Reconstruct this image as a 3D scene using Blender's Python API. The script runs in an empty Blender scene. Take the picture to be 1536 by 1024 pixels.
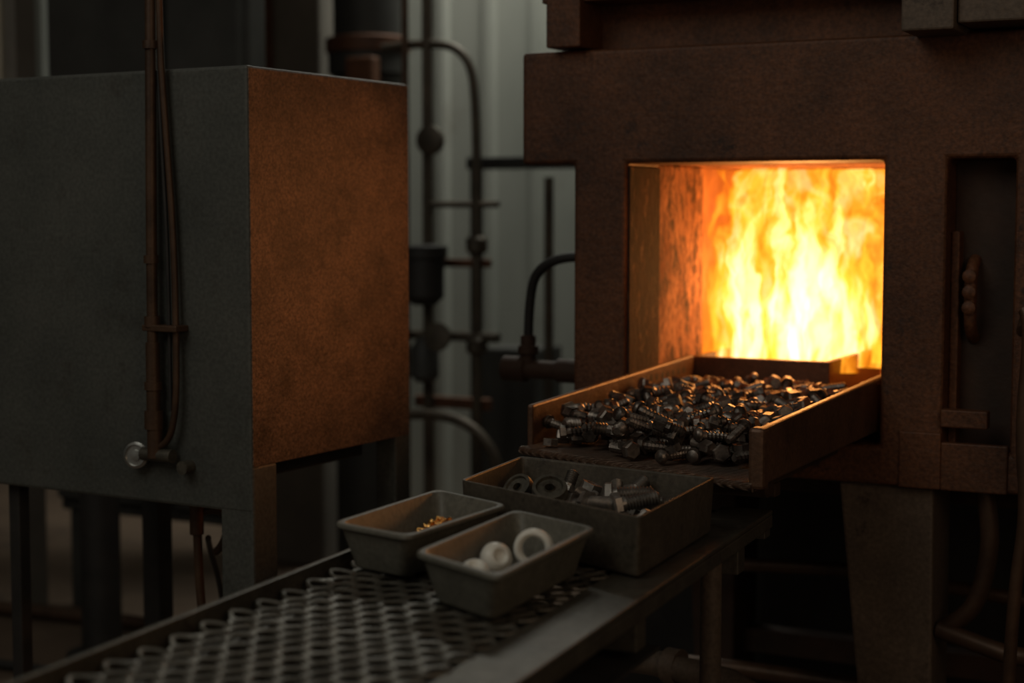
import bpy, bmesh, math, random
from mathutils import Vector, Euler, Matrix
random.seed(7)
S=bpy.context.scene
COL=S.collection
S.view_settings.view_transform='Standard'

# ---------------------------------------------------------------- materials
def newmat(name):
    m=bpy.data.materials.new(name); m.use_nodes=True
    nt=m.node_tree
    for n in list(nt.nodes): nt.nodes.remove(n)
    return m,nt
def N(nt,t,**k):
    n=nt.nodes.new(t)
    for a,b in k.items(): setattr(n,a,b)
    return n
def grunge(name,c1,c2,rough=.6,metal=0.0,scale=6,bump=.25,c3=None,stretch=(1,1,1),rv=.15,thr=(.35,.65),fine=60,spot=(.58,.68),speck=None):
    m,nt=newmat(name); L=nt.links.new
    out=N(nt,'ShaderNodeOutputMaterial'); b=N(nt,'ShaderNodeBsdfPrincipled'); L(b.outputs[0],out.inputs[0])
    tc=N(nt,'ShaderNodeTexCoord'); mp=N(nt,'ShaderNodeMapping'); mp.inputs['Scale'].default_value=stretch
    L(tc.outputs['Object'],mp.inputs[0])
    n1=N(nt,'ShaderNodeTexNoise'); n1.inputs['Scale'].default_value=scale; n1.inputs['Detail'].default_value=8; n1.inputs['Roughness'].default_value=.65
    L(mp.outputs[0],n1.inputs['Vector'])
    r=N(nt,'ShaderNodeValToRGB'); r.color_ramp.elements[0].position=thr[0]; r.color_ramp.elements[1].position=thr[1]
    r.color_ramp.elements[0].color=(*c1,1); r.color_ramp.elements[1].color=(*c2,1)
    L(n1.outputs['Fac'],r.inputs[0]); colout=r.outputs[0]
    n2=N(nt,'ShaderNodeTexNoise'); n2.inputs['Scale'].default_value=fine; n2.inputs['Detail'].default_value=6; n2.inputs['Roughness'].default_value=.7
    L(mp.outputs[0],n2.inputs['Vector'])
    if c3:
        n3=N(nt,'ShaderNodeTexNoise'); n3.inputs['Scale'].default_value=scale*2.7; n3.inputs['Detail'].default_value=10; n3.inputs['Roughness'].default_value=.75
        L(mp.outputs[0],n3.inputs['Vector'])
        r3=N(nt,'ShaderNodeValToRGB'); r3.color_ramp.elements[0].position=spot[0]; r3.color_ramp.elements[1].position=spot[1]
        L(n3.outputs['Fac'],r3.inputs[0])
        mx=N(nt,'ShaderNodeMixRGB'); mx.inputs[2].default_value=(*c3,1); L(r3.outputs[0],mx.inputs[0]); L(colout,mx.inputs[1]); colout=mx.outputs[0]
    if speck:
        n4=N(nt,'ShaderNodeTexNoise'); n4.inputs['Scale'].default_value=fine*2.2; n4.inputs['Detail'].default_value=4
        L(mp.outputs[0],n4.inputs['Vector'])
        r4=N(nt,'ShaderNodeValToRGB'); r4.color_ramp.elements[0].position=.35; r4.color_ramp.elements[1].position=.65
        r4.color_ramp.elements[0].color=(1-speck,1-speck,1-speck,1); r4.color_ramp.elements[1].color=(1,1,1,1)
        L(n4.outputs['Fac'],r4.inputs[0])
        mm=N(nt,'ShaderNodeMixRGB',blend_type='MULTIPLY'); mm.inputs[0].default_value=1; L(colout,mm.inputs[1]); L(r4.outputs[0],mm.inputs[2]); colout=mm.outputs[0]
    L(colout,b.inputs['Base Color'])
    mr=N(nt,'ShaderNodeMapRange'); mr.inputs[3].default_value=max(.05,rough-rv); mr.inputs[4].default_value=min(1,rough+rv)
    L(n2.outputs['Fac'],mr.inputs[0]); L(mr.outputs[0],b.inputs['Roughness'])
    b.inputs['Metallic'].default_value=metal
    bp=N(nt,'ShaderNodeBump'); bp.inputs['Strength'].default_value=bump; bp.inputs['Distance'].default_value=.004
    ad=N(nt,'ShaderNodeMath',operation='ADD'); L(n1.outputs['Fac'],ad.inputs[0]); L(n2.outputs['Fac'],ad.inputs[1])
    L(ad.outputs[0],bp.inputs['Height']); L(bp.outputs[0],b.inputs['Normal'])
    return m
M={}
M['cab']=grunge('cabinet_paint',(.070,.074,.066),(.112,.111,.097),.55,.1,3,.15,(.050,.042,.032),spot=(.54,.78),speck=.3)
M['cabside']=grunge('cabinet_brown',(.085,.058,.042),(.22,.14,.092),.55,.15,3.2,.55,(.050,.034,.024),spot=(.48,.72),fine=90,speck=.6,thr=(.3,.7))  # browner, more speckled paint for the cabinet's side
M['rust']=grunge('furnace_rust',(.080,.031,.014),(.19,.070,.028),.55,.2,4,.55,(.040,.019,.012),speck=.45)
M['rustdark']=grunge('furnace_dark',(.035,.019,.012),(.07,.034,.02),.7,.1,7,.3)
M['refr']=grunge('refractory_brick',(.18,.058,.020),(.58,.27,.14),.92,0,8,1.0,(.05,.020,.010),stretch=(1,1,.6),spot=(.48,.60),fine=40,speck=.5)
M['jamb']=grunge('scaled_jamb',(.012,.005,.003),(.055,.020,.010),.92,0.0,11,1.0,(.17,.085,.045),stretch=(1,1,.5),rv=.05,spot=(.55,.64),fine=50,speck=.4)
M['tray']=grunge('tray_steel',(.10,.053,.032),(.18,.092,.052),.45,.4,7,.35,(.05,.027,.017),speck=.3)
M['leg']=grunge('leg_steel',(.11,.080,.058),(.17,.122,.088),.6,.15,6,.35,(.06,.040,.028),speck=.3)
M['steel']=grunge('dark_steel',(.07,.062,.049),(.13,.116,.090),.46,.45,8,.25,(.05,.034,.024),speck=.3)
M['grate']=grunge('grate_steel',(.085,.076,.061),(.145,.130,.105),.45,.5,10,.3,(.06,.042,.028))
M['bin']=grunge('bin_plastic',(.12,.112,.088),(.165,.153,.122),.5,0,12,.12,(.09,.083,.07),speck=.25)
M['binbig']=grunge('bin_steel',(.080,.065,.047),(.125,.102,.076),.5,.25,9,.2,(.05,.04,.03),speck=.3)
M['bolt']=grunge('bolt_steel',(.07,.058,.050),(.33,.275,.235),.36,.85,30,.2,(.045,.028,.020))
M['boltl']=grunge('bolt_zinc',(.20,.18,.16),(.34,.31,.28),.38,.8,30,.2)
M['brass']=grunge('brass',(.80,.40,.10),(.9,.52,.18),.22,1,20,.05)
M['white']=grunge('white_ceramic',(.70,.68,.61),(.80,.77,.70),.35,0,10,.05)
M['pipe']=grunge('pipe_paint',(.055,.044,.032),(.11,.086,.062),.5,.4,8,.2,(.11,.048,.022))
M['copper']=grunge('conduit_brown',(.055,.030,.018),(.11,.060,.034),.45,.4,10,.2)
M['rubber']=grunge('rubber',(.015,.014,.013),(.03,.026,.024),.6,0,10,.1)
M['wall']=grunge('wall_siding',(.23,.24,.212),(.31,.315,.28),.6,.1,1.2,.1,(.16,.14,.11),stretch=(1,1,.4),spot=(.58,.8))
M['floor']=grunge('concrete_floor',(.10,.066,.043),(.16,.108,.072),.8,0,2,.3,(.04,.03,.025))
M['bgdark']=grunge('bg_machine',(.035,.034,.031),(.06,.058,.053),.6,.2,3,.1)
M['bglight']=grunge('bg_panel',(.16,.145,.125),(.24,.215,.185),.6,.1,3,.1)
M['knob']=grunge('knob_chrome',(.38,.38,.36),(.5,.5,.48),.3,.8,20,.05)
M['cream']=grunge('cream_paint',(.45,.40,.32),(.5,.45,.36),.5,0,5,.05)

def ribbed():
    m=grunge('tray_bed',(.07,.044,.030),(.14,.082,.052),.5,.4,10,.2)
    nt=m.node_tree; L=nt.links.new
    bp=[n for n in nt.nodes if n.type=='BUMP'][0]; b=[n for n in nt.nodes if n.type=='BSDF_PRINCIPLED'][0]
    tc=[n for n in nt.nodes if n.type=='TEX_COORD'][0]
    w=N(nt,'ShaderNodeTexWave'); w.bands_direction='Y'; w.inputs['Scale'].default_value=38; w.inputs['Distortion'].default_value=2.5; w.inputs['Detail Scale'].default_value=1.0
    L(tc.outputs['Object'],w.inputs['Vector'])
    b2=N(nt,'ShaderNodeBump'); b2.inputs['Strength'].default_value=.9; b2.inputs['Distance'].default_value=.005
    L(w.outputs['Fac'],b2.inputs['Height']); L(bp.outputs[0],b2.inputs['Normal']); L(b2.outputs[0],b.inputs['Normal'])
    return m
M['bed']=ribbed()

def hotwall():
    m=grunge('hot_refractory',(.25,.10,.05),(.45,.22,.12),.9,0,7,.6)
    nt=m.node_tree; L=nt.links.new
    b=[n for n in nt.nodes if n.type=='BSDF_PRINCIPLED'][0]
    n=N(nt,'ShaderNodeTexNoise'); n.inputs['Scale'].default_value=7; n.inputs['Detail'].default_value=8; n.inputs['Distortion'].default_value=1.0
    tc=[q for q in nt.nodes if q.type=='TEX_COORD'][0]; L(tc.outputs['Object'],n.inputs['Vector'])
    r=N(nt,'ShaderNodeValToRGB'); r.color_ramp.elements[0].position=.36; r.color_ramp.elements[1].position=.62
    r.color_ramp.elements[0].color=(.20,.03,.001,1); r.color_ramp.elements[1].color=(.75,.15,.008,1)
    L(n.outputs['Fac'],r.inputs[0]); L(r.outputs[0],b.inputs['Emission Color']); b.inputs['Emission Strength'].default_value=.6
    return m
M['hot']=hotwall()

def flame_mat(seed,k,shift=0,narrow=1.0):
    m,nt=newmat('flame_gas_%d'%seed); L=nt.links.new
    out=N(nt,'ShaderNodeOutputMaterial')
    uv=N(nt,'ShaderNodeTexCoord')
    sx=N(nt,'ShaderNodeSeparateXYZ'); L(uv.outputs['UV'],sx.inputs[0])
    def mt(op,a,b=None,c=None,clamp=False):
        n=N(nt,'ShaderNodeMath',operation=op); n.use_clamp=clamp
        for i,v in enumerate((a,b,c)):
            if v is None: continue
            if isinstance(v,(int,float)): n.inputs[i].default_value=v
            else: L(v,n.inputs[i])
        return n.outputs[0]
    U=sx.outputs[0]; V=sx.outputs[1]
    def noise(sc,stx,sty,det,off,dist=0,ux=None,vy=None,rough=.5):
        cb=N(nt,'ShaderNodeCombineXYZ'); L(ux if ux is not None else U,cb.inputs[0]); L(vy if vy is not None else V,cb.inputs[1])
        mp=N(nt,'ShaderNodeMapping'); mp.inputs['Scale'].default_value=(stx,sty,1); mp.inputs['Location'].default_value=(off+seed*3.7,seed*5.1,seed*2.3)
        L(cb.outputs[0],mp.inputs[0])
        n=N(nt,'ShaderNodeTexNoise'); n.inputs['Scale'].default_value=sc; n.inputs['Detail'].default_value=det; n.inputs['Distortion'].default_value=dist; n.inputs['Roughness'].default_value=rough
        L(mp.outputs[0],n.inputs['Vector']); return n.outputs['Fac']
    def sstep(v,a,b):
        n=N(nt,'ShaderNodeMapRange'); n.interpolation_type='SMOOTHSTEP'; n.inputs[1].default_value=a; n.inputs[2].default_value=b
        L(v,n.inputs[0]); return n.outputs[0]
    w1=noise(3.0,1,.7,3,0,.2); w2=noise(6,1,.8,3,31,.1)
    Uw=mt('ADD',U,mt('MULTIPLY',mt('SUBTRACT',w1,.5),mt('MULTIPLY_ADD',V,.50,.10)))
    Uw=mt('ADD',Uw,mt('MULTIPLY',mt('SUBTRACT',w2,.5),mt('MULTIPLY_ADD',V,.20,.05)))
    x=mt('SUBTRACT',Uw,mt('MULTIPLY_ADD',V,.06,.455+shift))
    hw=mt('MULTIPLY_ADD',V,-.13*narrow,.54*narrow)
    edge=mt('SUBTRACT',1.0,mt('DIVIDE',mt('ABSOLUTE',x),hw))
    en=noise(5,1.6,.7,5,13,.4,ux=Uw)
    e2=mt('ADD',edge,mt('MULTIPLY',mt('SUBTRACT',en,.5),mt('MULTIPLY_ADD',V,1.2,.35)))
    mask=sstep(e2,.0,.13)
    body=mt('ADD',mt('MULTIPLY',sstep(e2,.0,.5),.85),.55)
    s1=noise(4.2,2.3,.55,4,7,.3,ux=Uw,rough=.5)
    streak=sstep(s1,.34,.64)
    s2=noise(6.5,2.4,.55,3,17,.3,ux=Uw)
    ridg=mt('POWER',mt('SUBTRACT',1.0,mt('MULTIPLY',mt('ABSOLUTE',mt('SUBTRACT',s2,.5)),3.0),clamp=True),3.0)
    inten=mt('MULTIPLY',body,mt('MULTIPLY_ADD',streak,1.15,.62))
    inten=mt('ADD',inten,mt('MULTIPLY',ridg,mt('MULTIPLY',streak,.4)))
    dx=mt('MULTIPLY',mt('SUBTRACT',Uw,.50),1.9); dy=mt('MULTIPLY',mt('SUBTRACT',V,.12),1.5)
    core=mt('SUBTRACT',1.0,mt('SQRT',mt('ADD',mt('MULTIPLY',dx,dx),mt('MULTIPLY',dy,dy))),clamp=True)
    inten=mt('ADD',inten,mt('MULTIPLY',mt('MULTIPLY',core,mt('MULTIPLY_ADD',streak,.8,.2)),2.4))
    fade=mt('SUBTRACT',1.0,mt('MULTIPLY',V,.32))
    d=mt('MULTIPLY',mt('MULTIPLY',mask,inten),mt('MULTIPLY',fade,k))
    cr=N(nt,'ShaderNodeValToRGB'); e=cr.color_ramp.elements
    e[0].position=0; e[0].color=(1,.17,.004,1); e[1].position=1; e[1].color=(1,.56,.24,1)
    a=e.new(.30); a.color=(1,.28,.008,1); a=e.new(.6); a.color=(1,.37,.024,1)
    L(mt('MULTIPLY',mt('MULTIPLY',mask,inten),.30),cr.inputs[0])
    em=N(nt,'ShaderNodeEmission'); L(cr.outputs[0],em.inputs[0]); L(d,em.inputs[1])
    tr=N(nt,'ShaderNodeBsdfTransparent')
    g=mt('SUBTRACT',1.0,mt('MULTIPLY',mask,.42))
    L(g,tr.inputs[0])
    ad=N(nt,'ShaderNodeAddShader')
    L(em.outputs[0],ad.inputs[0]); L(tr.outputs[0],ad.inputs[1]); L(ad.outputs[0],out.inputs[0])
    return m

# ---------------------------------------------------------------- geometry helpers
def empty(name,loc=(0,0,0),rz=0):
    e=bpy.data.objects.new(name,None); COL.objects.link(e); e.location=loc; e.rotation_euler=(0,0,rz); e.empty_display_size=.1; return e
def addobj(name,verts,faces,mat,parent=None,smooth=False,bevel=0,seg=2):
    me=bpy.data.meshes.new(name); me.from_pydata([tuple(v) for v in verts],[],faces); me.update()
    bm=bmesh.new(); bm.from_mesh(me); bmesh.ops.recalc_face_normals(bm,faces=bm.faces); bm.to_mesh(me); bm.free()
    if mat: me.materials.append(mat)
    o=bpy.data.objects.new(name,me); COL.objects.link(o)
    if parent: o.parent=parent
    if smooth:
        for p in me.polygons: p.use_smooth=True
    if bevel:
        b=o.modifiers.new('bevel','BEVEL'); b.width=bevel; b.segments=seg; b.limit_method='ANGLE'; b.angle_limit=math.radians(40)
    return o
BF=[(0,3,2,1),(4,5,6,7),(0,1,5,4),(1,2,6,5),(2,3,7,6),(3,0,4,7)]
def box(name,x0,x1,y0,y1,z0,z1,mat,parent=None,bevel=.003):
    v=[(x0,y0,z0),(x1,y0,z0),(x1,y1,z0),(x0,y1,z0),(x0,y0,z1),(x1,y0,z1),(x1,y1,z1),(x0,y1,z1)]
    return addobj(name,v,BF,mat,parent,bevel=bevel)
def boxes(name,lst,mat,parent=None,bevel=.003):
    V=[];Fc=[]
    for (x0,x1,y0,y1,z0,z1) in lst:
        b=len(V); V+=[(x0,y0,z0),(x1,y0,z0),(x1,y1,z0),(x0,y1,z0),(x0,y0,z1),(x1,y0,z1),(x1,y1,z1),(x0,y1,z1)]
        Fc+=[tuple(b+i for i in f) for f in BF]
    return addobj(name,V,Fc,mat,parent,bevel=bevel)
def slab(name,xs,zs,fill,y0,y1,mat,parent,bevel=.005):
    V=[];Fc=[];idx={}
    def vi(i,j,s):
        k=(i,j,s)
        if k not in idx: idx[k]=len(V); V.append((xs[i],y0 if s==0 else y1,zs[j]))
        return idx[k]
    nx,nz=len(xs)-1,len(zs)-1
    F=lambda i,j: 0<=i<nx and 0<=j<nz and fill(i,j)
    for i in range(nx):
        for j in range(nz):
            if not F(i,j): continue
            Fc.append((vi(i,j,0),vi(i+1,j,0),vi(i+1,j+1,0),vi(i,j+1,0)))
            Fc.append((vi(i,j,1),vi(i,j+1,1),vi(i+1,j+1,1),vi(i+1,j,1)))
            if not F(i-1,j): Fc.append((vi(i,j,0),vi(i,j+1,0),vi(i,j+1,1),vi(i,j,1)))
            if not F(i+1,j): Fc.append((vi(i+1,j,0),vi(i+1,j,1),vi(i+1,j+1,1),vi(i+1,j+1,0)))
            if not F(i,j-1): Fc.append((vi(i,j,0),vi(i,j,1),vi(i+1,j,1),vi(i+1,j,0)))
            if not F(i,j+1): Fc.append((vi(i,j+1,0),vi(i+1,j+1,0),vi(i+1,j+1,1),vi(i,j+1,1)))
    return addobj(name,V,Fc,mat,parent,bevel=bevel,seg=3)
def revolve(profile,seg=24):
    V=[];Fc=[]
    for r,h in profile:
        for i in range(seg):
            a=2*math.pi*i/seg; V.append((r*math.cos(a),r*math.sin(a),h))
    n=len(profile)
    for j in range(n-1):
        for i in range(seg):
            k=(i+1)%seg; Fc.append((j*seg+i,j*seg+k,(j+1)*seg+k,(j+1)*seg+i))
    Fc.append(tuple(range(seg-1,-1,-1))); Fc.append(tuple((n-1)*seg+i for i in range(seg)))
    return V,Fc
def turned(name,profile,p0,p1dir,mat,parent=None,seg=24,bevel=0):
    V,Fc=revolve(profile,seg)
    q=Vector((0,0,1)).rotation_difference(Vector(p1dir).normalized()).to_matrix()
    V=[q@Vector(v)+Vector(p0) for v in V]
    o=addobj(name,V,Fc,mat,parent,bevel=bevel)
    for p in o.data.polygons: p.use_smooth=len(p.vertices)==4
    try: o.data.set_sharp_from_angle(angle=math.radians(40))
    except Exception: pass
    return o
def rod(name,p0,p1,r,mat,parent=None,seg=20):
    d=Vector(p1)-Vector(p0); 
    return turned(name,[(r,0),(r,d.length)],p0,d,mat,parent,seg)
def pipe(name,pts,r,mat,parent=None,smooth=True):
    cu=bpy.data.curves.new(name,'CURVE'); cu.dimensions='3D'; cu.bevel_depth=r; cu.bevel_resolution=5; cu.use_fill_caps=True
    if smooth:
        sp=cu.splines.new('NURBS'); sp.points.add(len(pts)-1)
        for p,q in zip(sp.points,pts): p.co=(*q,1)
        sp.use_endpoint_u=True; sp.order_u=3; sp.resolution_u=10
    else:
        sp=cu.splines.new('POLY'); sp.points.add(len(pts)-1)
        for p,q in zip(sp.points,pts): p.co=(*q,1)
    t=bpy.data.objects.new('tmp',cu); COL.objects.link(t)
    bpy.context.view_layer.update()
    me=bpy.data.meshes.new_from_object(t.evaluated_get(bpy.context.evaluated_depsgraph_get()))
    bpy.data.objects.remove(t); me.name=name
    me.materials.clear(); me.materials.append(mat)
    for p in me.polygons: p.use_smooth=len(p.vertices)<=4
    o=bpy.data.objects.new(name,me); COL.objects.link(o)
    if parent: o.parent=parent
    return o

# ---------------------------------------------------------------- room
def room():
    box('floor',-8,3.5,-2.5,7.0,-.1,0,M['floor'],bevel=0)
    V=[];Fc=[]; x=-8; prof=[]
    while x<3.5:
        prof+=[(x,0),(x+.17,0),(x+.185,-.03),(x+.225,-.03),(x+.24,0)]; x+=.24
    for (a,b) in prof: V.append((a,6.6+b,0)); V.append((a,6.6+b,4.2))
    n=len(prof)
    for i in range(n-1): Fc.append((2*i,2*i+2,2*i+3,2*i+1))
    b0=len(V); V+=[(-8,6.75,0),(3.5,6.75,0),(3.5,6.75,4.2),(-8,6.75,4.2)]; Fc.append((b0,b0+1,b0+2,b0+3))
    addobj('wall_back',V,Fc,M['wall'])
    box('wall_left',-8.1,-8,-2.5,6.75,0,4.2,M['bgdark'],bevel=0)
    box('wall_right',3.5,3.6,-2.5,6.75,0,4.2,M['bgdark'],bevel=0)
room()

# ---------------------------------------------------------------- furnace
def furnace():
    f=empty('industrial_furnace')
    R=M['rust']
    YF=3.12
    xs=[-1.566,-1.445,-1.327,-.792,-.755,-.6715,-.547,-.45,-.30]
    zs=[.868,.945,.977,1.496,1.731]
    def fill(i,j):
        if j==3: return True
        if i==1: return True
        if i==2: return j==0
        if i==3: return True
        if i==4: return True
        if i in (6,7): return True
        if i==5: return j==0
        return False
    slab('front_frame',xs,zs,fill,YF,3.30,R,f,.009)
    boxes('post_trim',[(-.752,-.672,YF-.006,YF+.01,.868,.977),(-.672,-.548,YF-.006,YF+.01,.868,.960)],R,f,.003)
    boxes('recess_panel',[(-.6715,-.547,3.20,3.30,.945,1.496)],M['rustdark'],f,.002)
    boxes('recess_rib',[(-.671,-.655,3.165,3.21,.945,1.36)],R,f,.003)
    boxes('recess_bar',[(-.672,-.585,3.105,3.135,.99,1.024)],R,f,.003)
    boxes('hood',[(-1.493,-.30,3.20,4.25,1.731,1.86)],M['rust'],f,.005)
    boxes('hood_flange',[(-1.51,-.30,3.10,3.22,1.828,1.85),(-1.493,-1.416,3.085,3.22,1.735,1.90)],R,f,.003)
    boxes('burner_box',[(-.735,-.640,3.0,3.2,1.724,1.98),(-.638,-.52,3.02,3.2,1.736,1.98)],M['leg'],f,.004)
    boxes('body_shell',[(-1.445,-1.40,3.30,4.15,.868,1.731),(-.55,-.30,3.30,4.15,.868,1.731),
        (-1.40,-.55,4.06,4.15,.868,1.731),(-1.40,-.55,3.30,4.06,1.56,1.731),(-1.40,-.55,3.30,4.06,.868,.92)],M['rustdark'],f,.002)
    boxes('chamber_lining',[(-1.40,-1.333,3.30,3.60,.92,1.50),(-.79,-.55,3.30,4.06,.92,1.50)],M['refr'],f,.006)
    boxes('jamb_liner',[(-1.33,-1.322,YF+.012,3.30,1.0,1.49)],M['jamb'],f,.002)
    boxes('chamber_rear',[(-1.40,-1.385,3.60,4.06,.92,1.50),(-1.385,-.79,4.03,4.06,.92,1.50)],M['hot'],f,0)
    boxes('chamber_roof',[(-1.40,-.79,3.30,4.06,1.50,1.56)],M['refr'],f,0)
    boxes('chamber_sill',[(-1.333,-.79,3.30,4.03,.92,.955)],M['refr'],f,0)
    boxes('burner_hearth',[(-1.325,-1.00,3.50,3.515,.955,1.068),(-1.015,-1.00,3.515,3.95,.955,1.068),(-1.325,-1.31,3.515,3.95,.955,1.068),(-1.31,-1.015,3.515,3.95,.955,1.03)],M['tray'],f,.003)
    lx=-.632
    pipe('latch_handle',[(lx,3.20,1.305),(lx,3.165,1.29),(lx,3.16,1.23),(lx,3.165,1.17),(lx,3.20,1.155)],.012,R,f)
    for z in (1.275,1.245,1.215): turned('latch_bolt',[(.013,0),(.013,.012),(.006,.016)],(lx,3.156,z),(0,-1,0),R,f,12)
    def leg(name,xa0,xa1,xb0,xb1,y0,y1,m=M['leg']):
        v=[(xb0,y0+.02,0),(xb1,y0+.02,0),(xb1,y1-.02,0),(xb0,y1-.02,0),(xa0,y0,.868),(xa1,y0,.868),(xa1,y1,.868),(xa0,y1,.868)]
        addobj(name,v,BF,m,f,bevel=.006)
    leg('leg_1',-.875,-.69,-.79,-.685,3.14,3.30)
    leg('leg_2',-1.43,-1.30,-1.40,-1.31,3.75,3.95,M['rustdark'])
    leg('leg_3',-.52,-.37,-.50,-.40,3.85,4.05,M['rustdark'])
    boxes('base_beam',[(-1.42,-.47,3.36,3.48,.80,.868)],M['rustdark'],f,.004)
    boxes('shade_backing',[(-1.85,.30,4.16,4.19,0,.868)],M['rubber'],f,.003)  # added black sheet, stands in for the deep shade below the furnace
    boxes('lower_brace',[(-1.36,-.45,3.84,3.9,.30,.36)],M['rustdark'],f,.003)
    pipe('gas_hose',[(-1.44,3.40,1.285),(-1.56,3.40,1.30),(-1.66,3.40,1.275),(-1.690,3.40,1.20),(-1.690,3.40,1.06)],.0115,M['rubber'],f)
    turned('gas_fitting',[(.018,0),(.018,.03),(.024,.032),(.024,.05),(.018,.052),(.018,.075)],(-1.69,3.40,1.035),(0,0,1),M['rustdark'],f)
    turned('burner_barrel',[(.024,0),(.030,.004),(.030,.06),(.022,.065),(.022,.14),(.028,.144),(.028,.31)],(-1.755,3.40,1.03),(1,0,0),M['rustdark'],f)
    return f
furnace()

def flame():
    f=empty('furnace_flame')
    specs=[(3.60,-1.355,-.955,.62,.0,.97),(3.70,-1.365,-.93,.76,.01,1.04),(3.82,-1.35,-.88,.80,.0,1.15)]
    for i,(y,x0,x1,k,sh,nr) in enumerate(specs):
        V=[];Fc=[];uvs=[]; nx,nz=24,14
        for j in range(nz+1):
            for q in range(nx+1):
                u=q/nx; v=j/nz
                yy=y+.03*math.sin(u*6.5+i*1.7+v*2)+.015*math.sin(v*7+i)
                V.append((x0+(x1-x0)*u,yy,1.035+.46*v)); uvs.append((u,v))
        for j in range(nz):
            for q in range(nx):
                a=j*(nx+1)+q; Fc.append((a,a+1,a+nx+2,a+nx+1))
        o=addobj('flame_tongue_%d'%(i+1),V,Fc,flame_mat(i+1,k,sh,nr),f,smooth=True)
        ul=o.data.uv_layers.new(name='UVMap')
        for l in o.data.loops: ul.data[l.index].uv=uvs[l.vertex_index]
flame()

# ---------------------------------------------------------------- loading tray
def tray():
    t=empty('loading_tray')
    zb=.972
    def wall(name,a,b,h0,h1,th,mat,zl=.012):
        v=[(a[0],a[1],zb-zl),(a[0]+th,a[1],zb-zl),(b[0]+th,b[1],zb-zl),(b[0],b[1],zb-zl),
           (a[0],a[1],h0),(a[0]+th,a[1],h0),(b[0]+th,b[1],h1),(b[0],b[1],h1)]
        return addobj(name,v,BF,mat,t,bevel=.004)
    wall('side_left',(-1.325,2.66),(-1.325,3.49),1.045,1.072,.012,M['tray'])
    wall('side_right',(-.818,2.45),(-.818,3.46),1.058,1.080,.016,M['tray'],.004)
    v=[(-1.32,2.63,zb-.010),(-.815,2.44,zb-.010),(-.815,3.49,zb-.010),(-1.32,3.49,zb-.010),(-1.32,2.63,zb),(-.815,2.44,zb),(-.815,3.49,zb),(-1.32,3.49,zb)]
    addobj('tray_bed',v,BF,M['bed'],t,bevel=.003)
    pipe('front_lip',[(-1.32,2.63,zb-.006),(-1.07,2.525,zb-.008),(-.815,2.435,zb-.006)],.008,M['bed'],t)
    boxes('end_cap',[(-.824,-.798,2.432,2.462,.962,1.060)],M['tray'],t,.006)
    for k in range(9):
        turned('vent_hole',[(.0075,0),(.0075,.0012)],(-1.3135,3.17+k*.032,1.042),(1,0,0),M['rubber'],t,12)
        turned('vent_hole',[(.0075,0),(.0075,.0012)],(-1.3135,3.186+k*.032,1.022),(1,0,0),M['rubber'],t,12)
    boxes('support_rail',[(-1.27,-1.24,2.72,3.115,.925,.959),(-.90,-.87,2.62,3.115,.925,.959),(-1.27,-.87,2.72,2.75,.90,.925)],M['rustdark'],t,.003)
    turned('roller',[(.016,0),(.022,.005),(.022,.40),(.016,.405)],(-1.27,2.68,.928),(1,0,0),M['rustdark'],t)
tray()

# ---------------------------------------------------------------- bolts
def bolt_template(L=1.0,r=.17,seg=10,threads=9,headr=.32,headh=.22,dome=False,coarse=.84):
    V=[];Fc=[]
    def ring(rad,h,n,off=0):
        b=len(V)
        for i in range(n):
            a=2*math.pi*i/n+off; V.append((rad*math.cos(a),rad*math.sin(a),h))
        return b
    if dome:
        n=12; hs_=[(headr*.35,0),(headr*.75,headh*.2),(headr*.97,headh*.55),(headr,headh*.8),(headr*.95,headh)]
        pr=None
        for rr,h in hs_:
            cur=ring(rr,h,n)
            if pr is None: Fc.append(tuple(cur+i for i in range(n-1,-1,-1)))
            else:
                for i in range(n): Fc.append((pr+i,pr+(i+1)%n,cur+(i+1)%n,cur+i))
            pr=cur
        Fc.append(tuple(pr+i for i in range(n)))
    else:
        a=ring(headr*.82,0,6); b=ring(headr,.05,6); c=ring(headr,headh,6)
        Fc.append(tuple(a+i for i in range(5,-1,-1)))
        for p,q in ((a,b),(b,c)):
            for i in range(6): Fc.append((p+i,p+(i+1)%6,q+(i+1)%6,q+i))
        Fc.append(tuple(c+i for i in range(6)))
    prev=ring(r,headh,seg)
    hs=headh+.10; pr=[(r,hs)]
    dz=(L-hs-.04)/threads
    for k in range(threads): pr+=[(r*1.06,hs+dz*(k+.5)),(r*coarse,hs+dz*(k+1))]
    pr.append((r*.6,L))
    for (rr,h) in pr:
        cur=ring(rr,h,seg)
        for i in range(seg): Fc.append((prev+i,prev+(i+1)%seg,cur+(i+1)%seg,cur+i))
        prev=cur
    Fc.append(tuple(prev+i for i in range(seg)))
    V=[(x,y,z-L/2) for x,y,z in V]
    return V,Fc
def nut_template(R=.5,h=.4,hole=.26):
    V=[];Fc=[]
    n=12
    for z in (-h/2,h/2):
        for i in range(n):
            a=2*math.pi*i/n; rr=R*(1 if i%2==0 else .866); V.append((rr*math.cos(a),rr*math.sin(a),z))
        for i in range(n):
            a=2*math.pi*i/n; V.append((hole*math.cos(a),hole*math.sin(a),z))
    for i in range(n):
        k=(i+1)%n
        Fc+=[(i,k,2*n+k,2*n+i),(n+i,3*n+i,3*n+k,n+k),(2*n+i,2*n+k,3*n+k,3*n+i),(i,n+i,n+k,k)]
    return V,Fc
class Heap:
    def __init__(s): s.V=[];s.F=[]
    def add(s,tpl,mat):
        b=len(s.V); s.V+=[tuple(mat@Vector(v)) for v in tpl[0]]; s.F+=[tuple(b+i for i in f) for f in tpl[1]]
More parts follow.
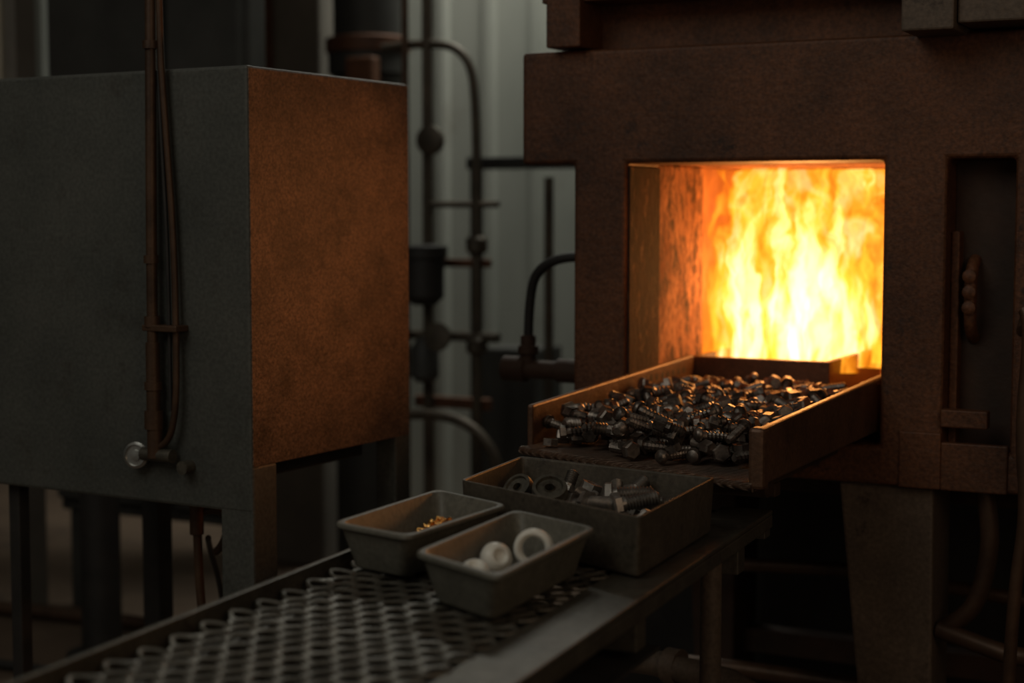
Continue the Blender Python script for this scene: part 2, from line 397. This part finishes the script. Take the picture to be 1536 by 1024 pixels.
def trs(loc,size,az,el,roll):
    d=Vector((math.cos(el)*math.cos(az),math.cos(el)*math.sin(az),math.sin(el)))
    q=Vector((0,0,1)).rotation_difference(d).to_matrix().to_4x4()
    return Matrix.Translation(loc)@q@Matrix.Rotation(roll,4,'Z')@Matrix.Scale(size,4)
def heap_obj(name,h,mat,ang=30):
    o=addobj(name,h.V,h.F,mat)
    for p in o.data.polygons: p.use_smooth=len(p.vertices)==4
    try: o.data.set_sharp_from_angle(angle=math.radians(ang))
    except Exception: pass
    return o
def bolts_pile():
    h=Heap(); hm={}; cs=.012
    B=[bolt_template(L=1.15,r=.15,headr=.26,threads=6,coarse=.76),bolt_template(L=.95,r=.165,headr=.27,threads=5,headh=.22,coarse=.76),
       bolt_template(L=1.25,r=.14,headr=.23,threads=7,dome=True,coarse=.76),bolt_template(L=1.0,r=.18,headr=.24,threads=5,headh=.38,coarse=.78)]
    NT=nut_template()
    zb=.973
    cnt=0; tries=0
    while cnt<380 and tries<9000:
        tries+=1
        x=random.uniform(-1.28,-.855); y=random.uniform(2.55,3.42)
        ymin=2.66-.38*(x+1.32)+ .03*math.sin(x*25)
        if y<ymin: continue
        if y<ymin+.06 and random.random()<.3: continue
        if x>-.89 and y<2.72 and random.random()<.5: continue
        az=random.uniform(0,2*math.pi); s=random.uniform(.052,.066)
        isnut=random.random()<.06
        Lh=s*.55 if not isnut else .014
        cells=set()
        for k in range(7):
            q=-1+2*k/6; cx=x+math.cos(az)*Lh*q; cy=y+math.sin(az)*Lh*q
            for w in (-.5,.5):
                cells.add((int((cx-math.sin(az)*.008*w)/cs),int((cy+math.cos(az)*.008*w)/cs)))
        hh=[hm.get(c,0) for c in cells]; base=sum(sorted(hh)[-4:])/4*.75
        if base>.040: continue
        el=random.uniform(-.35,.35) if base>.008 else random.uniform(-.05,.05)
        r=s*.22
        z=zb+base+r*1.15+abs(math.sin(el))*Lh*.7
        if isnut: h.add(NT,trs((x,y,zb+base+.009),.030,random.uniform(0,6.3),math.pi/2+random.uniform(-.4,.4),0))
        else: h.add(random.choice(B),trs((x,y,z),s,az,el,random.uniform(0,6)))
        for c in cells: hm[c]=max(hm.get(c,0),base+r*1.7)
        cnt+=1
    heap_obj('metal_bolts_pile',h,M['bolt'])
bolts_pile()

# ---------------------------------------------------------------- conveyor
def conveyor():
    c=empty('conveyor_table',(-.80,1.95,0),math.radians(3.8))
    G=M['grate']; y0,y1=-1.25,.68
    boxes('side_rail_left',[(-.462,-.452,y0,y1-.02,.80,.915),(-.452,-.405,y0,y1-.02,.872,.880)],M['steel'],c,.002)
    boxes('side_rail_right',[(-.088,0,y0,y1,.888,.896),(-.008,0,y0,y1,.866,.888)],M['steel'],c,.0025)
    boxes('bed_plate',[(-.45,-.088,.10,y1-.03,.874,.882)],M['steel'],c,.002)
    boxes('cross_member',[(-.45,-.01,yy,yy+.04,.82,.865) for yy in (-1.1,-.55,0.0,.5)],M['steel'],c,.002)
    px,py=.0365,.0315
    bm=bmesh.new(); cache={}
    def vt(x,y):
        k=(round(x,4),round(y,4))
        if k not in cache: cache[k]=bm.verts.new((x,y,0))
        return cache[k]
    xa,xb=-.447,-.082
    nx=10
    rows=int((.18-y0)/(py))
    w=px/2
    for r in range(rows):
        cy=y0+r*py+py/2
        for q in range(nx-(1 if r%2 else 0)):
            cx=xa+px/2+(q+(.5 if r%2 else 0))*px
            a=.20*py
            pts=[(cx-w,cy-a),(cx,cy-py+a),(cx+w,cy-a),(cx+w,cy+a),(cx,cy+py-a),(cx-w,cy+a)]
            try: bm.faces.new([vt(*p) for p in pts])
            except ValueError: pass
    bmesh.ops.recalc_face_normals(bm,faces=bm.faces)
    for f in bm.faces:
        if f.normal.z<0: f.normal_flip()
    orig=list(bm.faces)
    bmesh.ops.inset_individual(bm,faces=orig,thickness=.0050,depth=-.0025,use_even_offset=True)
    bmesh.ops.delete(bm,geom=orig,context='FACES')
    me=bpy.data.meshes.new('expanded_metal_grate')
    for v in bm.verts:
        v.co.z+=.897+.0010*math.sin(v.co.x*60)+.0012*math.sin(v.co.y*23+v.co.x*9)
        e=max(0,(-.425-v.co.x)/.02)
        v.co.z+=e*.006*(.5+.5*math.cos(2*math.pi*(v.co.y-y0-py*.5)/(2*py)))
    bm.to_mesh(me); bm.free(); me.materials.append(G)
    o=bpy.data.objects.new('expanded_metal_grate',me); COL.objects.link(o); o.parent=c
    ss=o.modifiers.new('round','SUBSURF'); ss.levels=1; ss.render_levels=1; ss.boundary_smooth='ALL'
    sm=o.modifiers.new('solid','SOLIDIFY'); sm.thickness=.0035; sm.offset=-1
    bv=o.modifiers.new('bev','BEVEL'); bv.width=.0008; bv.segments=2; bv.limit_method='ANGLE'
    boxes('drip_pan',[(-.45,-.01,y0,.10,.80,.806)],M['rubber'],c,0)
    for i,(x,y) in enumerate([(-.44,-1.05),(-.04,-1.05),(-.44,.45),(-.04,.45)]):
        turned('leg_%d'%(i+1),[(.035,0),(.035,.01),(.017,.012),(.017,.60),(.022,.602),(.022,.64),(.017,.642),(.017,.87)],(x,y,0),(0,0,1),M['leg'],c,16)
    pipe('brace_pipe',[(-.44,.45,.50),(-.04,.45,.50)],.016,M['copper'],c,False)
    pipe('brace_pipe',[(-.04,-1.05,.42),(-.04,.45,.42)],.014,M['copper'],c,False)
    boxes('end_bracket',[(-.12,-.005,y1-.03,y1+.004,.85,.888)],M['steel'],c,.002)
conveyor()

# ---------------------------------------------------------------- bins
def rounded(corners,rad,n=5):
    pts=[]; m=len(corners)
    for i in range(m):
        p=Vector(corners[i]); a=Vector(corners[i-1]); b=Vector(corners[(i+1)%m])
        da=(a-p).normalized(); db=(b-p).normalized()
        s=p+da*rad; e=p+db*rad
        for k in range(n+1):
            t=k/n; pts.append((s*(1-t)**2+p*2*t*(1-t)+e*t*t))
    return pts
def offs(corners,d):
    out=[]; m=len(corners)
    for i in range(m):
        p=Vector(corners[i]); a=Vector(corners[i-1]); b=Vector(corners[(i+1)%m])
        da=(p-a).normalized(); db=(p-b).normalized()
        cr=abs(da.x*db.y-da.y*db.x); out.append(p+(da+db)*(d/max(.3,cr)))
    return out
def make_bin(name,rim,z0,z1,draft,rad,wall,lip,lipdrop,mat):
    e=empty(name)
    loops=[]
    def lp(off,z,r): loops.append([(p.x,p.y,z) for p in rounded(offs(rim,off),max(.004,r))])
    lp(-draft-rad*.3,z0,rad*.7)
    lp(-draft,z0+.004,rad)
    lp(-lip*.9,z1-lipdrop,rad)
    if lip>0:
        lp(0,z1-lipdrop,rad); lp(0,z1-.002,rad); lp(-.002,z1,rad)
    else:
        lp(0,z1,rad)
    lp(-lip-wall*.6,z1,rad); lp(-lip-wall,z1-.002,rad)
    lp(-draft-wall,z0+.010,rad); lp(-draft-wall-rad*.3,z0+.006,rad*.7)
    V=[];Fc=[]; n=len(loops[0])
    for l in loops: V+=l
    for j in range(len(loops)-1):
        for i in range(n):
            k=(i+1)%n; Fc.append((j*n+i,j*n+k,(j+1)*n+k,(j+1)*n+i))
    Fc.append(tuple(range(n-1,-1,-1))); Fc.append(tuple((len(loops)-1)*n+i for i in range(n)))
    o=addobj('bin_shell',V,Fc,mat,e)
    for p in o.data.polygons: p.use_smooth=len(p.vertices)==4
    try: o.data.set_sharp_from_angle(angle=math.radians(50))
    except Exception: pass
    b=o.modifiers.new('bev','BEVEL'); b.width=.0012; b.segments=2; b.limit_method='ANGLE'; b.angle_limit=math.radians(35)
    return e
bz=.901
make_bin('plastic_bin',[(-1.245,1.888),(-1.098,1.85),(-1.088,2.125),(-1.25,2.195)],bz,.967,.022,.022,.004,.007,.007,M['bin'])
make_bin('plastic_bin',[(-1.044,1.770),(-.880,1.69),(-.900,2.025),(-1.063,2.095)],bz,.967,.022,.022,.004,.007,.007,M['bin'])
make_bin('steel_parts_bin',[(-1.205,2.19),(-.84,2.03),(-.862,2.39),(-1.232,2.45)],.898,.985,.004,.012,.005,.0,.004,M['binbig'])

def contents():
    h=Heap(); B=bolt_template(L=1.3,r=.19,threads=11,seg=14,headr=.34,coarse=.78); B2=bolt_template(L=.9,r=.2,threads=7,headr=.33,coarse=.78); NT=nut_template()
    for k in range(46):
        x=random.uniform(-1.16,-.90); y=random.uniform(2.22,2.36)
        h.add(random.choice((B,B2)),trs((x,y,.917+random.random()*.006),.048,random.uniform(0,6.3),random.uniform(-.1,.1),0))
    data=[(-.985,2.335,.958,.060,.35,.05,B),(-.955,2.29,.955,.060,.75,.15,B),(-1.01,2.28,.950,.056,-.45,.1,B),(-1.02,2.37,.955,.05,2.0,.45,B2),(-.985,2.37,.962,.052,1.2,.5,B2),
          (-1.055,2.33,.948,.05,2.8,.25,B2),(-1.11,2.385,.958,.05,1.5,.9,B2),(-.915,2.34,.948,.05,.3,0,B),(-1.06,2.25,.94,.05,.2,0,B),(-.92,2.25,.94,.05,2.,0,B2),(-1.0,2.31,.940,.055,1.2,0,B),(-1.04,2.30,.94,.055,-.2,0,B)]
    for x,y,z,s,az,el,t in data: h.add(t,trs((x,y,z),s,az,el,random.random()*6))
    h.add(NT,trs((-1.06,2.36,.958),.036,.5,1.2,0)); h.add(NT,trs((-1.14,2.26,.945),.036,.5,1.2,0))
    heap_obj('loose_bolts',h,M['boltl'])
    h=Heap()
    def ring(R,r,hh,seg=32):
        V=[];Fc=[]
        prof=[(r,-hh),(R,-hh),(R*1.05,-hh*.6),(R*1.05,hh*.6),(R,hh),(R*.8,hh*1.02),(R*.74,hh*.7),(r*1.2,hh*.7),(r,hh*.9)]
        for a_,b_ in prof:
            for i in range(seg):
                a=2*math.pi*i/seg; V.append((a_*math.cos(a),a_*math.sin(a),b_))
        m=len(prof)
        for j in range(m):
            for i in range(seg):
                k=(i+1)%seg; Fc.append((j*seg+i,j*seg+k,((j+1)%m)*seg+k,((j+1)%m)*seg+i))
        return V,Fc
    Rg=ring(1,.28,.55)
    for x,y,z,s,el,az in [(-1.165,2.315,.952,.024,.75,-1.8),(-1.100,2.290,.957,.027,.95,-1.2),(-1.13,2.25,.935,.026,1.4,2),(-1.185,2.26,.930,.024,.9,1)]:
        h.add(Rg,trs((x,y,z),s,az,el,0))
    heap_obj('steel_washers',h,M['steel'],40)
    h=Heap(); B=bolt_template(L=1.2,r=.17,threads=6,headr=.4,dome=True)
    for k in range(190):
        rr=abs(random.gauss(0,.030)); a=random.uniform(0,6.3)
        x=-1.178+rr*math.cos(a)*.9; y=2.080+rr*math.sin(a)*1.4
        if x<-1.212 or y>2.145 or rr>.06: continue
        hgt=max(0,.036-rr*.55)
        h.add(B,trs((x,y,.911+random.random()*hgt),.014,random.uniform(0,6.3),random.uniform(-.4,.6),0))
    heap_obj('brass_screws',h,M['brass'],50)
    def torus(R,r,sx=40,sy=16,flat=1):
        V=[];Fc=[]
        for i in range(sx):
            a=2*math.pi*i/sx
            for j in range(sy):
                b=2*math.pi*j/sy
                V.append(((R+r*math.cos(b))*math.cos(a),(R+r*math.cos(b))*math.sin(a),r*flat*math.sin(b)))
        for i in range(sx):
            for j in range(sy): Fc.append((i*sy+j,((i+1)%sx)*sy+j,((i+1)%sx)*sy+(j+1)%sy,i*sy+(j+1)%sy))
        return V,Fc
    T=torus(1,.28,flat=1.9)
    m=trs((-.978,1.985,.937),.0220,math.radians(-72),.10,0)
    addobj('ceramic_ring',[m@Vector(v) for v in T[0]],T[1],M['white'],smooth=True)
    prof=[(.004,-.013),(.012,-.012),(.0175,-.006),(.019,.001),(.0165,.008),(.011,.012),(.0085,.013),(.0075,.010),(.003,.009)]
    V,Fc=revolve(prof,28)
    for loc,az,el,s in [((-1.005,1.925,.932),-.6,.45,1.2),((-1.006,1.868,.924),-1.0,1.1,1.1)]:
        m=trs(loc,s,az,el,0)
        addobj('ceramic_fitting',[m@Vector(v) for v in V],Fc,M['white'],smooth=True)
contents()

# ---------------------------------------------------------------- left cabinet
def cabinet():
    c=empty('equipment_cabinet',(-1.792,2.454,0),math.radians(-3))
    W=.72; D=.529
    box('cabinet_body',-W,0,0.012,D,.924,1.663,M['cab'],c,.006)
    box('front_panel',-W,.001,0,.025,.837,1.6635,M['cab'],c,.006)
    box('brown_side_panel',-.003,.0018,.003,D-.003,.924,1.659,M['cabside'],c,.001)
    boxes('front_corner_leg',[(-.077,.0015,.001,.074,0,.925)],M['cab'],c,.005)
    boxes('rear_corner_leg',[(-.05,.001,D-.055,D,0,.93)],M['cab'],c,.004)
    boxes('left_legs',[(-W+.05,-W+.08,.03,.06,0,.93),(-W,-W+.05,D-.05,D,0,.93)],M['rubber'],c,.003)
    boxes('under_pan',[(-W+.02,-.08,.03,D-.06,.88,.93)],M['rubber'],c,.003)
    K=M['copper']
    x=-.212
    pipe('conduit_main',[(x+.008,-.022,2.6),(x+.006,-.022,1.9),(x,-.024,1.5),(x-.004,-.024,1.2),(x-.004,-.024,.97)],.0105,K,c)
    for z0,z1,r in [(1.70,1.715,.015),(1.30,1.315,.014),(1.18,1.2,.015),(1.0,1.15,.0135),(.985,1.02,.018),(1.06,1.075,.017)]:
        rod('conduit_collar',(x-.004 if z0<1.5 else x+.004,-.024,z0),(x-.004 if z0<1.5 else x+.004,-.024,z1),r,K,c)
    pipe('conduit_second',[(x+.018,-.018,2.6),(x+.018,-.018,1.75),(x+.03,-.015,1.55),(x+.045,-.015,1.35),(x+.05,-.018,1.15),(x+.05,-.022,1.02),(x+.03,-.024,.955),(x,-.024,.95)],.0065,K,c)
    pipe('conduit_wire',[(x+.012,-.014,1.66),(x+.02,-.014,1.5),(x+.028,-.014,1.35),(x+.03,-.014,1.18),(x+.03,-.014,1.02)],.004,M['rubber'],c)
    boxes('conduit_clamp',[(x-.02,x+.065,-.036,0,1.172,1.184)],K,c,.002)
    rod('junction_elbow',(x-.035,-.022,.935),(x+.04,-.022,.935),.013,M['steel'],c)
    rod('junction_drop',(x-.002,-.024,.93),(x-.002,-.024,.985),.015,K,c)
    turned('port_knob',[(.020,0),(.0255,.003),(.0255,.012),(.021,.015),(.0205,.0155),(.0195,.011),(.011,.0112),(.010,.016),(.003,.017)],(-.268,-.012,.930),(.30,-1,.05),M['knob'],c,32)
    rod('knob_stem',(-.262,-.0,.930),(-.266,-.014,.930),.012,M['steel'],c)
    rod('drain_plug',(-.148,.0,.915),(-.148,-.025,.915),.013,M['steel'],c)
    pipe('drop_conduit',[(-.222,.10,.93),(-.222,.10,.70),(-.205,.10,.55),(-.215,.12,.3),(-.26,.15,.02)],.009,K,c)
    rod('drop_collar',(-.222,.10,.76),(-.222,.10,.84),.014,K,c)
    pipe('drop_cable',[(-.21,.12,.75),(-.28,.2,.72),(-.33,.3,.60),(-.36,.35,.45),(-.5,.4,.42)],.006,M['rubber'],c)
    pipe('drop_cable_2',[(-.222,.11,.80),(-.18,.13,.82),(-.165,.13,.75),(-.20,.13,.72)],.008,K,c)
cabinet()

# ---------------------------------------------------------------- background
def background():
    c=empty('machine_pedestal')
    turned('shaft',[(.11,0),(.11,.02),(.062,.025),(.062,1.30),(.10,1.31),(.10,1.34)],(-3.43,3.9,0),(0,0,1),M['rubber'],c)
    boxes('pedestal_head',[(-3.6,-3.26,3.78,4.02,1.34,1.55)],M['bgdark'],c,.01)
    m=empty('background_switchgear')
    boxes('panel_body',[(-4.0,-3.17,4.35,4.45,.35,2.75)],M['bgdark'],m,.01)
    boxes('panel_foot',[(-3.98,-3.9,4.37,4.43,0,.35),(-3.25,-3.18,4.37,4.43,0,.35)],M['bgdark'],m,.01)
    boxes('panel_door',[(-3.98,-3.50,4.31,4.35,.4,2.68),(-3.47,-3.18,4.31,4.35,.4,2.68)],M['bgdark'],m,.006)
    boxes('panel_handle',[(-3.53,-3.51,4.28,4.31,1.2,1.4)],M['steel'],m,.003)
    w=empty('window_1')
    boxes('frame',[(-4.105,-4.085,4.2,4.24,1.78,2.6),(-4.8,-4.085,4.2,4.24,1.75,1.78),(-4.8,-4.085,4.2,4.24,2.6,2.63),(-4.8,-4.77,4.2,4.24,1.78,2.6)],M['cream'],w,.003)
    boxes('pane',[(-4.77,-4.105,4.21,4.22,1.78,2.6)],M['bglight'],w,0)
    boxes('jamb',[(-4.07,-4.02,4.2,4.30,0,2.8)],M['bglight'],w,.004)
    p=empty('support_pillar'); boxes('pillar_shaft',[(-3.86,-3.53,5.3,5.5,0,4.0)],M['bglight'],p,.01)
    boxes('pillar_band',[(-3.85,-3.74,5.28,5.3,1.75,2.6)],M['rust'],p,.01)
    s=empty('exhaust_stack')
    turned('duct',[(.13,0),(.13,1.9),(.15,1.91),(.15,2.0),(.13,2.01),(.13,4.0)],(-3.31,5.3,0),(0,0,1),M['bgdark'],s,32)
    turned('duct_band',[(.135,0),(.16,.01),(.16,.06),(.135,.07)],(-3.31,5.3,1.98),(0,0,1),M['rust'],s,32)
    boxes('duct_clamp',[(-3.30,-3.18,5.12,5.18,1.80,1.96)],M['rust'],s,.01)
    q=empty('process_pipework'); P=M['pipe']
    yb=5.0
    pipe('pipe_riser',[(-2.88,yb,.0),(-2.88,yb,3.5)],.019,P,q,False)
    pipe('pipe_riser_b',[(-3.06,yb,1.97),(-2.84,yb,1.99),(-2.71,yb,1.93),(-2.685,yb,1.75),(-2.685,yb,1.2),(-2.685,yb,.6),(-2.685,yb,.0)],.016,P,q)
    pipe('pipe_riser_c',[(-2.94,yb-.05,0),(-2.94,yb-.05,3.6)],.013,M['copper'],q,False)
    pipe('pipe_cross_b',[(-2.88,yb,1.42),(-2.6,yb,1.42)],.012,P,q,False)
    pipe('pipe_cross_c',[(-3.0,yb,.96),(-2.60,yb,.96)],.018,P,q,False)
    pipe('pipe_riser_d',[(-2.60,yb+.4,0),(-2.60,yb+.4,1.52)],.018,P,q,False)
    pipe('pipe_riser_e',[(-2.42,yb+.45,0),(-2.42,yb+.45,3.5)],.014,P,q,False)
    for z in (1.25,.90): turned('valve',[(.028,0),(.038,.01),(.038,.05),(.028,.06)],(-2.685,yb,z),(0,0,1),P,q,16)
    turned('filter_bowl',[(.04,0),(.07,.03),(.07,.16),(.082,.165),(.082,.205),(.05,.21)],(-2.86,yb-.06,1.07),(0,0,1),M['rubber'],q)
    turned('pressure_gauge',[(.04,0),(.05,.005),(.05,.03),(.04,.035)],(-2.83,yb-.05,1.64),(0,-1,0),P,q)
    turned('strainer',[(.03,0),(.05,.02),(.05,.12),(.02,.16)],(-2.86,yb-.06,.80),(0,0,1),M['bgdark'],q)
    pipe('drop_hose',[(-2.9,yb-.3,.70),(-2.72,yb-.3,.73),(-2.54,yb-.3,.70),(-2.44,yb-.3,.58),(-2.46,yb-.3,.45),(-2.5,yb-.3,0.02)],.018,M['pipe'],q)
    turned('valve_wheel',[(.02,0),(.05,.004),(.05,.018),(.02,.022)],(-2.79,yb-.08,.96),(0,-1,.2),P,q)
    boxes('pipe_bracket',[(-2.95,-2.65,yb+.02,yb+.05,.70,.74),(-2.95,-2.65,yb+.02,yb+.05,1.2,1.23)],M['rust'],q,.004)
    pp=empty('hydraulic_pump')
    boxes('pump_base',[(-3.1,-1.7,5.75,6.1,0,.28)],M['bgdark'],pp,.01)
    turned('pump_motor',[(.10,0),(.14,.02),(.14,.34),(.10,.36),(.05,.37),(.05,.45)],(-2.75,5.95,.46),(1,0,0),M['bgdark'],pp)
    boxes('pump_foot',[(-2.7,-2.45,5.87,6.03,.27,.35)],M['bgdark'],pp,.004)
    boxes('pump_tank',[(-3.1,-2.85,5.8,6.05,.28,.85),(-2.25,-1.9,5.8,6.05,.28,.75)],M['bgdark'],pp,.01)
    k=empty('steel_shelf')
    boxes('shelf_board',[(-3.0,-2.10,5.50,5.60,1.555,1.60)],M['rubber'],k,.004)
    boxes('shelf_post',[(-3.0,-2.96,5.53,5.57,0,1.56),(-2.15,-2.10,5.53,5.57,0,1.56)],M['rubber'],k,.004)
    boxes('wall_cabinet',[(-2.46,-2.1,5.50,5.60,.9,1.5)],M['bglight'],k,.004)
    g=empty('gas_supply_pipes'); K=M['leg']
    pipe('lower_header',[(-1.45,3.0,.50),(-1.2,2.98,.50),(-1.02,2.92,.50),(-.93,2.85,.49)],.026,K,g,False)
    rod('header_flange',(-1.17,2.975,.50),(-1.14,2.97,.50),.036,K,g)
    pipe('header_return',[(-1.5,3.6,.56),(-.95,3.55,.60),(-.3,3.5,.56)],.016,M['copper'],g,False)
    pipe('header_drop',[(-.93,2.85,.49),(-.93,2.85,.0)],.024,M['copper'],g,False)
    K=M['copper']
    pipe('s_bend',[(-.60,3.17,.87),(-.585,3.17,.80),(-.59,3.17,.72),(-.61,3.17,.64),(-.65,3.17,.60),(-.68,3.18,.58)],.018,K,g)
    pipe('side_feed',[(-.68,3.17,.585),(-.55,3.14,.56),(-.3,3.14,.54)],.018,K,g,False)
    pipe('floor_run',[(-1.5,3.45,.36),(-1.2,3.45,.37),(-.3,3.45,.36)],.020,M['copper'],g,False)
    pipe('flexible_conduit',[(-.515,3.06,1.22),(-.50,3.05,1.20),(-.515,3.05,1.0),(-.50,3.05,.85),(-.52,3.05,.7),(-.53,3.06,.4),(-.55,3.1,.0)],.012,K,g)
    rod('conduit_end',(-.515,3.06,1.18),(-.515,3.11,1.21),.014,K,g)
    k=empty('floor_cables')
    pipe('cable_1',[(-4.6,3.4,.02),(-3.6,3.7,.02),(-3.2,3.6,.02),(-2.6,3.9,.02),(-2.0,3.6,.02)],.015,M['rubber'],k)
    pipe('cable_2',[(-4.4,4.1,.03),(-3.8,4.2,.03),(-3.0,4.2,.03),(-2.2,4.3,.03)],.025,M['copper'],k)
background()

# ---------------------------------------------------------------- lights
def light(name,kind,loc,energy,color,target=None,**k):
    l=bpy.data.lights.new(name,kind); l.energy=energy; l.color=color
    for a,b in k.items(): setattr(l,a,b)
    o=bpy.data.objects.new(name,l); COL.objects.link(o); o.location=loc
    if target: o.rotation_euler=(Vector(target)-Vector(loc)).to_track_quat('-Z','Y').to_euler()
    return o
light('roof_light','AREA',(-2.2,-.8,4.0),26,(1.0,.985,.87),(-1.6,2.4,1.0),size=2.5)
light('rear_light','AREA',(-2.7,5.9,4.0),60,(1.0,1.0,.90),(-2.6,6.6,2.0),size=1.0)
light('side_fill','AREA',(1.3,.6,2.0),7,(1,.72,.48),(-.9,3.0,.6),size=1.4)  # added warm fill from the right, not a lamp of the workshop
light('flame_light','POINT',(-1.12,3.66,1.25),12,(1,.38,.09),shadow_soft_size=.08)
light('flame_light_mouth','SPOT',(-.93,3.10,1.38),13,(1,.37,.11),(-1.79,2.62,1.33),spot_size=math.radians(70),spot_blend=1.0,shadow_soft_size=.06)
w=bpy.data.worlds.new('world'); S.world=w; w.use_nodes=True
bg=w.node_tree.nodes['Background']; bg.inputs[0].default_value=(.80,.72,.60,1); bg.inputs[1].default_value=.070

# ---------------------------------------------------------------- camera
F=2450.0
cam=bpy.data.cameras.new('camera'); co=bpy.data.objects.new('camera',cam); COL.objects.link(co)
co.location=(0,0,1.4); co.rotation_euler=(math.pi/2-math.atan(197/2450),0,math.radians(27))
cam.sensor_width=36; cam.lens=F/1536*36
cam.dof.use_dof=True; cam.dof.focus_distance=2.75; cam.dof.aperture_fstop=2.4
S.camera=co
